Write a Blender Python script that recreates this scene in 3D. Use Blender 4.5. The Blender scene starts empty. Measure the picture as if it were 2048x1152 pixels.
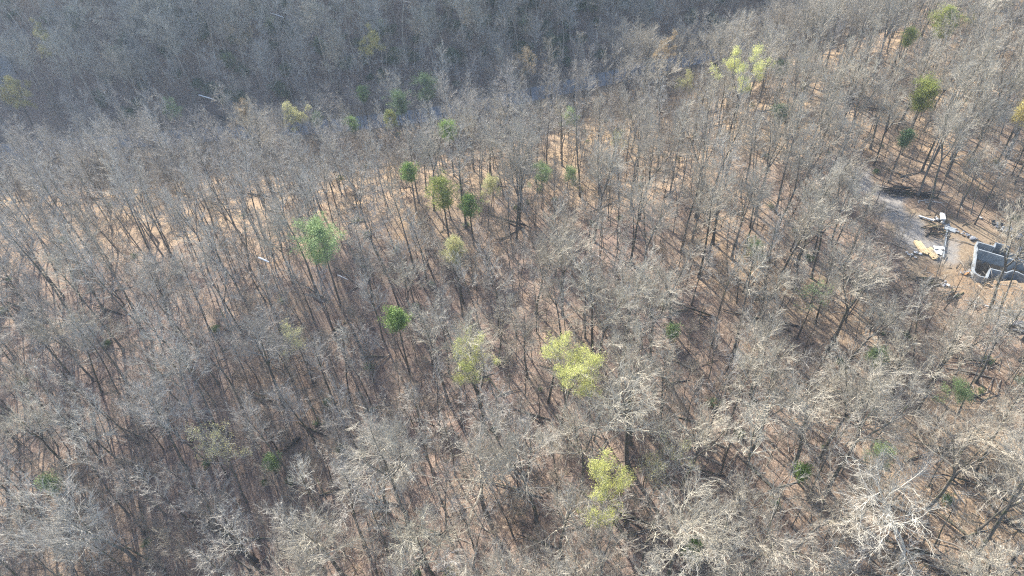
import bpy, math, random
import numpy as np
from mathutils import Vector, Matrix

random.seed(7)
RNG = np.random.default_rng(11)
R = math.radians
SC = bpy.context.scene
COL = SC.collection

# ------------------------------------------------------------------ camera
CAM_Z = 90.0
FPX = 1365.0                         # focal length in pixels of the 2048 px wide photograph
cam_d = bpy.data.cameras.new('camera')
cam = bpy.data.objects.new('camera', cam_d)
COL.objects.link(cam)
cam_d.sensor_width = 36.0
cam_d.lens = FPX * 36.0 / 2048.0
cam_d.clip_start = 1.0
cam_d.clip_end = 6000.0
CAM_ROT = Matrix.Rotation(R(46.4), 3, 'X') @ Matrix.Rotation(R(-3.95), 3, 'Z')
cam.matrix_world = Matrix.Translation((0, 0, CAM_Z)) @ CAM_ROT.to_4x4()
SC.camera = cam

# ------------------------------------------------------------------ light
SUN_DIR = Vector((-0.42, 0.90, 0)).normalized()        # horizontal direction towards the sun
SUN_EL = R(34)
world = bpy.data.worlds.new('World')
SC.world = world
world.use_nodes = True
wn = world.node_tree
for n in list(wn.nodes):
    wn.nodes.remove(n)
w_out = wn.nodes.new('ShaderNodeOutputWorld')
w_bg = wn.nodes.new('ShaderNodeBackground')
w_sky = wn.nodes.new('ShaderNodeTexSky')
w_sky.sky_type = 'NISHITA'
w_sky.sun_disc = False
w_sky.sun_elevation = SUN_EL
w_sky.sun_rotation = math.atan2(SUN_DIR.x, SUN_DIR.y)
w_sky.altitude = 300
w_sky.dust_density = 2.0
w_bg.inputs['Strength'].default_value = 0.15
wn.links.new(w_sky.outputs[0], w_bg.inputs['Color'])
wn.links.new(w_bg.outputs[0], w_out.inputs['Surface'])
sun_d = bpy.data.lights.new('sun', 'SUN')
sun_d.energy = 4.6
sun_d.angle = R(0.6)
sun_d.color = (1.0, 0.95, 0.87)
sun = bpy.data.objects.new('sun', sun_d)
COL.objects.link(sun)
sun.rotation_euler = (-(SUN_DIR * math.cos(SUN_EL) + Vector((0, 0, math.sin(SUN_EL))))).to_track_quat('-Z', 'Y').to_euler()
vs = SC.view_settings
vs.view_transform = 'Standard'
vs.look = 'None'
vs.exposure = 1.42
vs.gamma = 1.0
SC.cycles.max_bounces = 5
SC.cycles.diffuse_bounces = 3
SC.cycles.volume_bounces = 0
SC.cycles.caustics_reflective = False
SC.cycles.caustics_refractive = False
SC.cycles.use_denoising = False
SC.cycles.filter_width = 1.15
SC.cycles.denoiser = 'OPENIMAGEDENOISE'
SC.cycles.denoising_input_passes = 'RGB_ALBEDO_NORMAL'

# ------------------------------------------------------------------ terrain
def sstep(a, b, x):
    t = np.clip((x - a) / (b - a), 0, 1)
    return t * t * (3 - 2 * t)

ROAD = np.array([(-400, 196), (-260, 186), (-200, 183), (-143, 186), (-95, 187), (-49, 187), (-20, 190), (3, 196),
                 (31, 204), (62, 214), (92, 222), (122, 236), (150, 268), (172, 320), (200, 400), (230, 600)], float)
DRAW = np.array([(60, 165), (42, 150), (22, 130), (2, 112), (-14, 92), (-26, 74), (-34, 60), (-46, 40), (-60, 10)], float)

def poly_dist(P, x, y):
    """signed distance (positive on the far side) to an open polyline"""
    best = np.full(np.shape(x), 1e9)
    sign = np.ones(np.shape(x))
    for (ax, ay), (bx, by) in zip(P[:-1], P[1:]):
        dx, dy = bx - ax, by - ay
        L = dx * dx + dy * dy
        t = np.clip(((x - ax) * dx + (y - ay) * dy) / L, 0, 1)
        qx, qy = ax + t * dx - x, ay + t * dy - y
        d = np.hypot(qx, qy)
        c = dx * (y - ay) - dy * (x - ax)
        m = d < best - 1e-6
        best = np.where(m, d, best)
        sign = np.where(m, np.where(c >= 0, 1, -1), sign)
    return best * sign

COURT = [(83.3, 88.5), (88.3, 84.9), (95, 82.6), (92, 80.6), (89, 81.6), (87.3, 83.3), (85.6, 83.2), (83.7, 84.3), (82.0, 82.7), (81.2, 83.0), (80.9, 84.4)]
def ground(x, y):
    x = np.asarray(x, float); y = np.asarray(y, float)
    s = poly_dist(ROAD, x, y)
    und = (1.2 * np.sin(x * .045 + 1.3) * np.cos(y * .038 + .4) + .7 * np.sin(x * .11 + y * .07)
           + .35 * np.sin(x * .21 - y * .17 + 2) + .15 * np.sin(x * .6 + y * .43) * np.cos(y * .51))
    right = sstep(25, 110, x)
    b = right * 5.0 + 5.0 * sstep(150, 70, -s) * (1 - right) + und
    b = b - 2.5 * sstep(-10, -130, x)
    dd = np.abs(poly_dist(DRAW, x, y))
    b = b - 6.0 * np.exp(-(dd / 17.0) ** 2)
    b = b + (-2.0 * sstep(90, 30, y)) * (x < 20)  * sstep(20, -20, x)
    wid = 88 - 36 * sstep(30, 90, x)
    near = -15.0 + (b + 15.0) * sstep(6, wid, -s)
    far = -15.0 + 82 * np.tanh(np.maximum(s - 8, 0) / 85.0) + und * .6 * sstep(8, 30, s)
    z = np.where(s > 0, far, near)
    # level pad of the building plot
    pad = np.exp(-(((x - 87) / 20.0) ** 2 + ((y - 91) / 14.0) ** 2) ** 2)
    z = z * (1 - pad) + 4.6 * pad
    # sunken court in front of the foundation wall
    C_ = COURT
    ins = np.zeros(x.shape, bool); n_ = len(C_)
    for i in range(n_):
        x1, y1 = C_[i]; x2, y2 = C_[(i + 1) % n_]
        ins ^= ((y1 > y) != (y2 > y)) & (x < (x2 - x1) * (y - y1) / ((y2 - y1) or 1e-9) + x1)
    z = z - 1.9 * ins
    return z

def gz(x, y):
    return float(ground(np.array([x]), np.array([y]))[0])

M3 = np.array(CAM_ROT)
def ray(px, py):
    d = M3 @ np.array([(px - 1024) / FPX, (576 - py) / FPX, -1.0])
    return d
def at(px, py, up=0.0):
    """world point where the sight line of a photo pixel passes `up` metres above the ground"""
    d = ray(px, py)
    t = np.arange(30, 900, 0.5)
    P = np.array([0, 0, CAM_Z])[None] + t[:, None] * d[None]
    f = P[:, 2] - (ground(P[:, 0], P[:, 1]) + up)
    i = int(np.argmax(f < 0)) if (f < 0).any() else len(t) - 1
    a = f[i - 1] / (f[i - 1] - f[i]) if i > 0 else 0
    p = P[i - 1] + (P[i] - P[i - 1]) * a
    return float(p[0]), float(p[1]), float(p[2] - up)
def project(x, y, z):
    v = M3.T @ np.array([x, y, z - CAM_Z])
    return 1024 + FPX * v[0] / -v[2], 576 - FPX * v[1] / -v[2], -v[2]

# ------------------------------------------------------------------ materials
def new_mat(name, rough=.9, spec=.25):
    m = bpy.data.materials.new(name)
    m.use_nodes = True
    nt = m.node_tree
    b = nt.nodes['Principled BSDF']
    b.inputs['Roughness'].default_value = rough
    b.inputs['Specular IOR Level'].default_value = spec
    return m, nt, b
def ramp(nt, fac, stops):
    r = nt.nodes.new('ShaderNodeValToRGB')
    el = r.color_ramp.elements
    while len(el) < len(stops):
        el.new(.5)
    for e, (p, c) in zip(el, stops):
        e.position = p
        e.color = (*c, 1)
    nt.links.new(fac, r.inputs[0])
    return r.outputs[0]
def noise(nt, scale, detail=4, coord='Object', rough=.6, vec=None):
    if vec is None:
        tc = nt.nodes.new('ShaderNodeTexCoord')
        vec = tc.outputs[coord]
    n = nt.nodes.new('ShaderNodeTexNoise')
    n.inputs['Scale'].default_value = scale
    n.inputs['Detail'].default_value = detail
    n.inputs['Roughness'].default_value = rough
    nt.links.new(vec, n.inputs['Vector'])
    return n.outputs['Fac']
def mix(nt, a, b, fac, mode='MIX'):
    m = nt.nodes.new('ShaderNodeMix')
    m.data_type = 'RGBA'
    m.blend_type = mode
    for s, v in ((m.inputs[0], fac), (m.inputs[6], a), (m.inputs[7], b)):
        if isinstance(v, (int, float)):
            s.default_value = v
        elif isinstance(v, tuple):
            s.default_value = (*v, 1)
        else:
            nt.links.new(v, s)
    return m.outputs[2]
def bump(nt, b, h, strength=.5, dist=.05):
    n = nt.nodes.new('ShaderNodeBump')
    n.inputs['Strength'].default_value = strength
    n.inputs['Distance'].default_value = dist
    nt.links.new(h, n.inputs['Height'])
    nt.links.new(n.outputs[0], b.inputs['Normal'])

def simple(name, c, var=.25, scale=3, rough=.85, bmp=.3):
    m, nt, b = new_mat(name, rough)
    f = noise(nt, scale, 5)
    lo = tuple(v * (1 - var) for v in c); hi = tuple(min(1, v * (1 + var)) for v in c)
    nt.links.new(ramp(nt, f, [(.3, lo), (.7, hi)]), b.inputs['Base Color'])
    if bmp:
        bump(nt, b, f, bmp)
    return m

def bark_mat(name, tones, moss=0.0, scale=6):
    """tones: list of colours, one picked per tree by its random number"""
    m, nt, b = new_mat(name, .92, .1)
    oi = nt.nodes.new('ShaderNodeObjectInfo')
    base = ramp(nt, oi.outputs['Random'], [(i / max(1, len(tones) - 1), t) for i, t in enumerate(tones)])
    f = noise(nt, scale, 4)
    c = mix(nt, base, ramp(nt, f, [(.3, (.55, .55, .55)), (.7, (1.25, 1.22, 1.18))]), 1.0, 'MULTIPLY')
    if moss:
        f2 = noise(nt, .9, 3)
        c = mix(nt, c, (.085, .095, .045), ramp(nt, f2, [(.5, (0, 0, 0)), (.62, (moss, moss, moss))]))
    nt.links.new(c, b.inputs['Base Color'])
    return m

M = {}
M['trunk'] = bark_mat('trunk_bark', [(.13, .12, .10), (.20, .185, .165), (.10, .09, .075), (.25, .235, .21), (.16, .145, .125)], .8)
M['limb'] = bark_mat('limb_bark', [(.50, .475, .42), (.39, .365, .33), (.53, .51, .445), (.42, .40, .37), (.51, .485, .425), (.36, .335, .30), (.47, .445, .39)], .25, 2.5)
M['pale'] = bark_mat('pale_bark', [(.58, .55, .47), (.62, .59, .51)], 0, 3)
M['limb_cream'] = bark_mat('cream_grey_bark', [(.51, .465, .375), (.42, .38, .31), (.55, .51, .415), (.47, .435, .36), (.38, .345, .285), (.53, .49, .405)], .25, 2.5)  # warm limb colour; sunlight on right hand crowns put into the bark
M['limb_brown'] = bark_mat('brown_twigs', [(.34, .30, .24), (.42, .375, .30), (.30, .265, .225), (.39, .355, .30)], .2, 2.5)
M['cream'] = bark_mat('cream_twigs', [(.54, .50, .39), (.48, .45, .36)], 0, 3)
M['dark'] = bark_mat('dark_bark', [(.07, .06, .055), (.10, .09, .08)], .6)

def leaf_mat(name, a, bcol, trans=.35):
    m, nt, b = new_mat(name, .6, .3)
    f = noise(nt, 1.1, 3)
    tc = nt.nodes.new('ShaderNodeNewGeometry')
    c = ramp(nt, f, [(.35, a), (.65, bcol)])
    c = mix(nt, c, ramp(nt, tc.outputs['Random Per Island'], [(0, (.7, .7, .7)), (1, (1.3, 1.3, 1.25))]), 1.0, 'MULTIPLY')
    nt.links.new(c, b.inputs['Base Color'])
    tr = nt.nodes.new('ShaderNodeBsdfTranslucent')
    nt.links.new(c, tr.inputs['Color'])
    ms = nt.nodes.new('ShaderNodeMixShader')
    ms.inputs[0].default_value = trans
    nt.links.new(b.outputs[0], ms.inputs[1])
    nt.links.new(tr.outputs[0], ms.inputs[2])
    nt.links.new(ms.outputs[0], nt.nodes['Material Output'].inputs['Surface'])
    return m
M['lf_lime'] = leaf_mat('lime_leaves', (.52, .54, .18), (.66, .66, .26), .45)
M['lf_pale'] = leaf_mat('pale_lime_leaves', (.44, .43, .22), (.54, .52, .26), .45)
M['lf_yellow'] = leaf_mat('yellow_leaves', (.50, .43, .17), (.62, .54, .20), .45)
M['lf_green'] = leaf_mat('green_needles', (.15, .24, .06), (.25, .35, .09), .3)
M['lf_soft'] = leaf_mat('soft_green_needles', (.24, .33, .14), (.36, .45, .20), .3)
M['lf_dark'] = leaf_mat('dark_green_needles', (.09, .15, .07), (.15, .22, .09), .25)
M['lf_olive'] = leaf_mat('olive_leaves', (.24, .28, .07), (.36, .38, .10), .35)
M['lf_tan'] = leaf_mat('tan_leaves', (.32, .24, .14), (.42, .32, .18), .35)
M['concrete'] = simple('concrete', (.25, .275, .29), .28, 1.3, .9, .1)
M['concrete_dark'] = simple('damp_concrete', (.20, .21, .22), .3, 1.3, .9, .1)
M['lumber'] = simple('fresh_lumber', (.52, .40, .24), .2, 2, .8, .1)
M['white'] = simple('white_paint', (.62, .62, .60), .08, 2, .6, .05)
M['stone'] = simple('grey_stone', (.30, .30, .31), .35, 2, .9, .5)
M['palestone'] = simple('pale_stone', (.47, .46, .43), .15, 2, .9, .3)
M['sand'] = simple('orange_soil', (.36, .20, .09), .3, 1.5, .95, .4)
M['asphalt'] = simple('asphalt', (.24, .24, .24), .15, .8, .85, .05)
M['gravel'] = simple('gravel', (.42, .41, .39), .35, .9, .95, .4)
M['steel'] = simple('dark_steel', (.06, .065, .07), .3, 2, .5, .1)

# ground litter
def ground_material():
    m, nt, b = new_mat('leaf_litter', .95, .1)
    tc = nt.nodes.new('ShaderNodeTexCoord'); v = tc.outputs['Object']
    big = noise(nt, .035, 4, vec=v)
    mid = noise(nt, .35, 5, vec=v)
    fine = noise(nt, 5.0, 6, vec=v, rough=.75)
    c = ramp(nt, fine, [(.30, (.075, .060, .050)), (.43, (.18, .143, .112)), (.56, (.32, .26, .205)), (.72, (.56, .48, .39))])
    warm = ramp(nt, big, [(.38, (.80, .78, .80)), (.52, (.95, .94, .93)), (.66, (1.15, 1.10, .98))])
    c = mix(nt, c, warm, 1.0, 'MULTIPLY')
    patch = ramp(nt, mid, [(.30, (.60, .56, .58)), (.5, (1, 1, 1)), (.72, (1.2, 1.14, 1.02))])
    c = mix(nt, c, patch, .9, 'MULTIPLY')
    dr = nt.nodes.new('ShaderNodeAttribute'); dr.attribute_name = 'tan_mask'
    litter_mauve = mix(nt, c, (.98, .92, .92), 1.0, 'MULTIPLY')
    litter_tan = mix(nt, c, (1.20, 1.11, .93), 1.0, 'MULTIPLY')
    c = mix(nt, litter_mauve, litter_tan, dr.outputs['Fac'])
    at_ = nt.nodes.new('ShaderNodeAttribute'); at_.attribute_name = 'cover'
    sp = nt.nodes.new('ShaderNodeSeparateColor'); nt.links.new(at_.outputs['Color'], sp.inputs[0])
    grass = ramp(nt, noise(nt, 2.2, 6, vec=v, rough=.75), [(.3, (.13, .10, .065)), (.5, (.25, .19, .125)), (.7, (.38, .31, .21))])
    c = mix(nt, c, grass, sp.outputs[0])
    gr = ramp(nt, fine, [(.3, (.17, .165, .155)), (.7, (.36, .36, .345))])
    c = mix(nt, c, gr, sp.outputs[1])
    c = mix(nt, c, (.27, .175, .10), sp.outputs[2])
    nt.links.new(c, b.inputs['Base Color'])
    bump(nt, b, fine, .9, .12)
    return m
M['ground'] = ground_material()

# ------------------------------------------------------------------ mesh collector
class MB:
    def __init__(self):
        self.v = []; self.f = []; self.mi = []
    def add(self, vs_, fs, mi=0):
        o = len(self.v)
        self.v.extend(vs_)
        self.f.extend(tuple(i + o for i in f) for f in fs)
        self.mi.extend([mi] * len(fs))
    def box(self, c, s, rz=0, tilt=0, mi=0):
        """c centre, s full sizes"""
        mt = Matrix.Translation(c) @ Matrix.Rotation(rz, 4, 'Z') @ Matrix.Rotation(tilt, 4, 'Y')
        vs_ = [tuple(mt @ Vector((sx * s[0] / 2, sy * s[1] / 2, sz * s[2] / 2))) for sx in (-1, 1) for sy in (-1, 1) for sz in (-1, 1)]
        self.add(vs_, [(0, 1, 3, 2), (4, 6, 7, 5), (0, 4, 5, 1), (2, 3, 7, 6), (0, 2, 6, 4), (1, 5, 7, 3)], mi)
    def tube(self, pts, rad, n=6, mi=0, caps=True):
        rings = []
        up = None
        for i, p in enumerate(pts):
            a = Vector(pts[max(0, i - 1)]); b = Vector(pts[min(len(pts) - 1, i + 1)])
            d = (b - a).normalized()
            if up is None:
                up = d.orthogonal().normalized()
            up = (up - d * up.dot(d))
            up = up.normalized() if up.length > 1e-5 else d.orthogonal().normalized()
            w = d.cross(up)
            r = rad[i]
            rings.append([tuple(Vector(p) + (up * math.cos(k * 2 * math.pi / n) + w * math.sin(k * 2 * math.pi / n)) * r) for k in range(n)])
        vs_ = [v for ring in rings for v in ring]
        fs = []
        for i in range(len(rings) - 1):
            for k in range(n):
                k2 = (k + 1) % n
                fs.append((i * n + k, i * n + k2, (i + 1) * n + k2, (i + 1) * n + k))
        if caps:
            fs.append(tuple(range(n - 1, -1, -1)))
            fs.append(tuple((len(rings) - 1) * n + k for k in range(n)))
        self.add(vs_, fs, mi)
    def rock(self, c, r, seed, squash=.7, mi=0):
        rg = random.Random(seed)
        vs_ = []
        n1, n2 = 5, 8
        for i in range(n1 + 1):
            th = math.pi * i / n1
            for k in range(n2):
                ph = 2 * math.pi * k / n2
                q = r * (1 + rg.uniform(-.22, .22)) if 0 < i < n1 else r
                vs_.append((c[0] + q * math.sin(th) * math.cos(ph), c[1] + q * math.sin(th) * math.sin(ph), c[2] + q * squash * math.cos(th)))
        fs = []
        for i in range(n1):
            for k in range(n2):
                k2 = (k + 1) % n2
                fs.append((i * n2 + k, (i + 1) * n2 + k, (i + 1) * n2 + k2, i * n2 + k2))
        self.add(vs_, fs, mi)
    def mesh(self, name, mats, smooth=False):
        me = bpy.data.meshes.new(name)
        nv, nf = len(self.v), len(self.f)
        me.from_pydata(self.v, [], self.f)
        for mt in (mats if isinstance(mats, (list, tuple)) else [mats]):
            me.materials.append(mt)
        me.polygons.foreach_set('material_index', np.array(self.mi, np.int32))
        if smooth:
            me.polygons.foreach_set('use_smooth', np.ones(nf, bool))
        me.update()
        return me

def obj(name, mesh, parent=None, loc=None):
    o = bpy.data.objects.new(name, mesh)
    COL.objects.link(o)
    if parent is not None:
        o.parent = parent
    if loc is not None:
        o.location = loc
    return o
def tag(o, label=None, cat=None, group=None, kind=None):
    if label: o['label'] = label
    if cat: o['category'] = cat
    if group: o['group'] = group
    if kind: o['kind'] = kind
    return o
def thing(name, label, cat, loc, rz=0, group=None):
    o = bpy.data.objects.new(name, None)
    COL.objects.link(o)
    o.empty_display_size = .5
    o.location = loc
    o.rotation_euler = (0, 0, rz)
    return tag(o, label, cat, group)

# ------------------------------------------------------------------ the land
PLOT = [at(*p)[:2] for p in [(1770, 400), (1830, 420), (1900, 430), (1965, 455), (2060, 480), (2100, 520), (2090, 620), (2050, 640), (1990, 610), (1930, 590), (1880, 575), (1810, 560), (1800, 500), (1770, 450)]]
GRAV = [at(*p)[:2] for p in [(1690, 330), (1735, 372), (1772, 395), (1800, 440), (1835, 480), (1880, 500)]]
def in_poly(P, x, y):
    ins = np.zeros(np.shape(x), bool)
    n = len(P)
    for i in range(n):
        x1, y1 = P[i]; x2, y2 = P[(i + 1) % n]
        c = ((y1 > y) != (y2 > y)) & (x < (x2 - x1) * (y - y1) / ((y2 - y1) or 1e-9) + x1)
        ins ^= c
    return ins
def blot(px, py, r):
    x, y, z = at(px, py)
    return x, y, r
SOIL = [blot(2005, 604, 2.6), blot(1925, 558, 2.2), blot(1932, 573, 3.0), blot(1990, 575, 3.0), blot(2040, 590, 3.5), blot(1870, 545, 2.0)]

def build_land():
    xs = np.unique(np.concatenate([np.linspace(-2500, -320, 22), np.arange(-320, 340, 2.5), np.arange(60, 130, 1.0), np.linspace(340, 2500, 22)]))
    ys = np.unique(np.concatenate([np.linspace(-2500, -60, 22), np.arange(-60, 420, 2.5), np.arange(70, 135, 1.0), np.linspace(420, 3500, 26)]))
    def thin(a, lo, hi):
        # even steps: one metre inside the detailed band, never two lines almost together
        a = np.concatenate([a[a < lo - 1], np.arange(lo, hi, .8), a[a > hi + .5]])
        keep = [a[0]]
        for v in a[1:]:
            if v - keep[-1] > .55: keep.append(v)
        return np.array(keep)
    xs, ys = thin(xs, 58, 132), thin(ys, 70, 136)
    X, Y = np.meshgrid(xs, ys)
    Z = ground(X, Y)
    mb = MB()
    V = np.stack([X.ravel(), Y.ravel(), Z.ravel()], 1)
    nx, ny = len(xs), len(ys)
    I = np.arange(nx * ny).reshape(ny, nx)
    F = np.stack([I[:-1, :-1], I[:-1, 1:], I[1:, 1:], I[1:, :-1]], -1).reshape(-1, 4)
    me = bpy.data.meshes.new('ground')
    me.from_pydata(V.tolist(), [], F.tolist())
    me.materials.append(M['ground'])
    me.polygons.foreach_set('use_smooth', np.ones(len(F), bool))
    x, y = V[:, 0], V[:, 1]
    pl = in_poly(PLOT, x, y).astype(float)
    wob = .5 + .5 * np.sin(x * 1.3 + 2 * np.sin(y * .9)) * np.cos(y * 1.1)
    rd = np.abs(poly_dist(ROAD, x, y))
    grass = np.clip(pl * (.55 + .4 * wob) + .75 * np.exp(-(rd / 7.5) ** 4), 0, 1)
    gd = np.abs(poly_dist(np.array(GRAV), x, y))
    w = 2.6 + 1.1 * np.sin(x * .7) * np.cos(y * .6)
    grav_glare = np.clip(1.5 - gd / w + .35 * np.sin(x * 1.7 + y) * np.sin(y * 1.9), 0, .72)
    for bx, by, br, bq in ((*at(12, 323)[:2], 8, 4), (*at(2, 142)[:2], 5, 6)):  # second patch: white glare at the left edge put into ground colour
        grav_glare = np.maximum(grav_glare, .95 * np.exp(-(((x - bx) / br) ** 2 + ((y - by) / bq) ** 2) ** 2))
    soil = np.zeros(len(x))
    for sx, sy, r in SOIL:
        soil = np.maximum(soil, .6 * np.exp(-(((x - sx) ** 2 + (y - sy) ** 2) / r ** 2)))
    ca = me.color_attributes.new('cover', 'FLOAT_COLOR', 'POINT')
    ca.data.foreach_set('color', np.stack([grass, grav_glare, soil, np.ones(len(x))], 1).ravel())
    S_ = poly_dist(ROAD, x, y)
    tan_mask = sstep(-92, -62, S_) * sstep(4, -6, S_) * .95 + sstep(10, 70, x) * .55 + .25 * sstep(0, 60, x) * sstep(70, 40, y)  # paler, tanner litter on the slope above the road and to the right
    tan_mask = np.clip(tan_mask + .12 * np.sin(x * .13 + y * .09), 0, 1)
    fa = me.attributes.new('tan_mask', 'FLOAT', 'POINT'); fa.data.foreach_set('value', tan_mask.astype(np.float32))
    me.update()
    tag(obj('ground', me), kind='structure')
build_land()

def strip(name, P, width, mat, lift):
    P = np.array(P, float)
    seg = np.hypot(*np.diff(P, axis=0).T)
    s = np.concatenate([[0], np.cumsum(seg)])
    t = np.arange(0, s[-1], 2.0)
    x = np.interp(t, s, P[:, 0]); y = np.interp(t, s, P[:, 1])
    for _ in range(6):
        x[1:-1] = (x[:-2] + 2 * x[1:-1] + x[2:]) / 4; y[1:-1] = (y[:-2] + 2 * y[1:-1] + y[2:]) / 4
    dx, dy = np.gradient(x), np.gradient(y)
    L = np.hypot(dx, dy); nx, ny = -dy / L, dx / L
    vs_ = []; n = 5
    for i in range(len(t)):
        for k in range(n):
            o = (k / (n - 1) - .5) * width
            vs_.append((x[i] + nx[i] * o, y[i] + ny[i] * o))
    vs_ = np.array(vs_)
    z = ground(vs_[:, 0], vs_[:, 1]).reshape(-1, n)
    z = np.repeat(z.max(1)[:, None], n, 1).ravel() + lift
    mb = MB()
    fs = [(i * n + k, (i + 1) * n + k, (i + 1) * n + k + 1, i * n + k + 1) for i in range(len(t) - 1) for k in range(n - 1)]
    mb.add([(a, b, c) for (a, b), c in zip(vs_, z)], fs)
    return tag(obj(name, mb.mesh(name, mat)), kind='structure')
strip('road', ROAD, 8.5, M['asphalt'], .12)

def pad(name, px, py, rx, ry, rz, mat):
    x, y, z = at(px, py)
    mb = MB()
    n = 28
    vs_ = []
    for ring in (0, .35, .7, 1):
        for k in range(n):
            a = 2 * math.pi * k / n
            w = 1 + .12 * math.sin(3 * a + 1) + .08 * math.sin(5 * a)
            lx, ly = rx * ring * w * math.cos(a), ry * ring * w * math.sin(a)
            X_, Y_ = x + lx * math.cos(rz) - ly * math.sin(rz), y + lx * math.sin(rz) + ly * math.cos(rz)
            vs_.append((X_, Y_, gz(X_, Y_) + .12))
    fs = [(r * n + k, r * n + (k + 1) % n, (r + 1) * n + (k + 1) % n, (r + 1) * n + k) for r in range(3) for k in range(n)]
    mb.add(vs_, fs)
    return tag(obj(name, mb.mesh(name, mat)), kind='structure')

# ------------------------------------------------------------------ trees
def rot_about(v, axis, ang):
    return Matrix.Rotation(ang, 3, axis) @ v
def grow_tree(seed, H=21, crown_r=4.5, base=.48, r0=.24, nlimb=15, spread=.9, fork=False, twig=1.0, lean=0.0, detail=1.0, wob=.10):
    """returns (trunk segments, crown segments); a segment list holds (points, radii, sides)"""
    rg = random.Random(seed)
    trunk, crown, tips = [], [], []
    def path(p, d, L, n, wobble, upturn):
        pts = [p.copy()]
        for i in range(n):
            j = Vector((rg.gauss(0, 1), rg.gauss(0, 1), rg.gauss(0, .6))) * wobble
            d = (d + j + Vector((0, 0, upturn))).normalized()
            p = p + d * (L / n)
            pts.append(p.copy())
        return pts, d
    def side_dir(d, ang, az):
        o = d.orthogonal().normalized()
        o = rot_about(o, d, az)
        return (d * math.cos(ang) + o * math.sin(ang)).normalized()
    def interp(pts, t):
        f = t * (len(pts) - 1); i = min(int(f), len(pts) - 2); a = f - i
        return pts[i].lerp(pts[i + 1], a), (pts[i + 1] - pts[i]).normalized()
    def twigs(pts, L, n, rad, up=.05):
        for k in range(n):
            t = rg.uniform(.15, 1)
            p, d = interp(pts, t)
            dd = side_dir(d, R(rg.uniform(18, 46)), rg.uniform(0, 6.28))
            dd = (dd + Vector((0, 0, .14))).normalized()
            l = L * rg.uniform(.6, 1.3)
            q, de = path(p, dd, l, 3, .13, up)
            crown.append((q, [rad, rad * .85, rad * .6, .001], 3))
            tips.append(q[-1])
            for _ in range(int(2 * detail + .5)):
                t2 = rg.uniform(.2, .95)
                p2, d2 = interp(q, t2)
                e = side_dir(d2, R(rg.uniform(20, 45)), rg.uniform(0, 6.28))
                l2 = l * rg.uniform(.4, .75)
                crown.append(([p2, p2 + e * l2], [rad * .7, .001], 3))
                tips.append(p2 + e * l2)
    leaders = [(Vector((0, 0, 0)), Vector((lean * math.cos(seed), lean * math.sin(seed), 1)).normalized(), H, r0)]
    lim0 = nlimb
    k0 = 0
    pts, d = path(Vector((0, 0, -.3)), leaders[0][1], H * (.5 if fork else .93), 9, .022 + wob * .15, .01)
    rad_end = r0 * (.62 if fork else .16)
    # root flare, straight bole
    rs = [r0 * (1.45 if i == 0 else 1) * (1 - (1 - rad_end / r0) * (i / (len(pts) - 1)) ** (.8 if fork else 1.1)) for i in range(len(pts))]
    trunk.append((pts, rs, 7))
    axes = [(pts, rs, base if not fork else .85)]
    if fork:
        a0 = rg.uniform(0, 6.28)
        nf = rg.choice((2, 3))
        axes = []
        for j in range(nf):
            dd = side_dir(d, R(rg.uniform(14, 26)), a0 + j * 6.28 / nf)
            q, _ = path(pts[-1], dd, H * rg.uniform(.42, .5), 7, .07, .05)
            rr = [rad_end * (.85 - .68 * i / 7) for i in range(8)]
            trunk.append((q, rr, 6))
            axes.append((q, rr, .12))
    for ax, rr, b0 in axes:
        n1 = int(nlimb / len(axes) + .5) + (1 if fork else 0)
        for j in range(n1):
            t = b0 + (1 - b0) * ((j + rg.uniform(0, .8)) / n1) ** .9
            t = min(t, .995)
            p, d = interp(ax, t)
            rel = (t - b0) / (1 - b0)
            ang = R(62 - 34 * rel) * spread * rg.uniform(.8, 1.15)
            L1 = crown_r * (1.12 - .42 * rel) * rg.uniform(.75, 1.2)
            rp = rr[min(int(t * (len(rr) - 1)), len(rr) - 1)]
            r1 = min(rp * .62, .022 * L1 + .02)
            q, _ = path(p, side_dir(d, ang, j * 2.4 + rg.uniform(-.5, .5)), L1, 6, wob, .07)
            crown.append((q, [r1 * (1 - .78 * i / 6) for i in range(7)], 4))
            n2 = max(5, int(L1 * 2.5 * detail))
            for m in range(n2):
                t2 = .18 + .82 * (m + rg.random()) / n2
                p2, d2 = interp(q, min(t2, .99))
                L2 = L1 * .52 * (1.15 - .55 * t2) * rg.uniform(.7, 1.25)
                r2 = max(.018, r1 * .42 * (1.1 - .5 * t2))
                s, _ = path(p2, side_dir(d2, R(rg.uniform(28, 58)), rg.uniform(0, 6.28)), L2, 4, wob * 1.1, .06)
                crown.append((s, [r2 * (1 - .7 * i / 4) for i in range(5)], 3))
                twigs(s, L2 * .5, max(3, int(L2 * 5.2 * detail)), .0155 * twig)
            twigs(q[3:], .8, 3, .0155 * twig)
    return trunk, crown, tips

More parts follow.
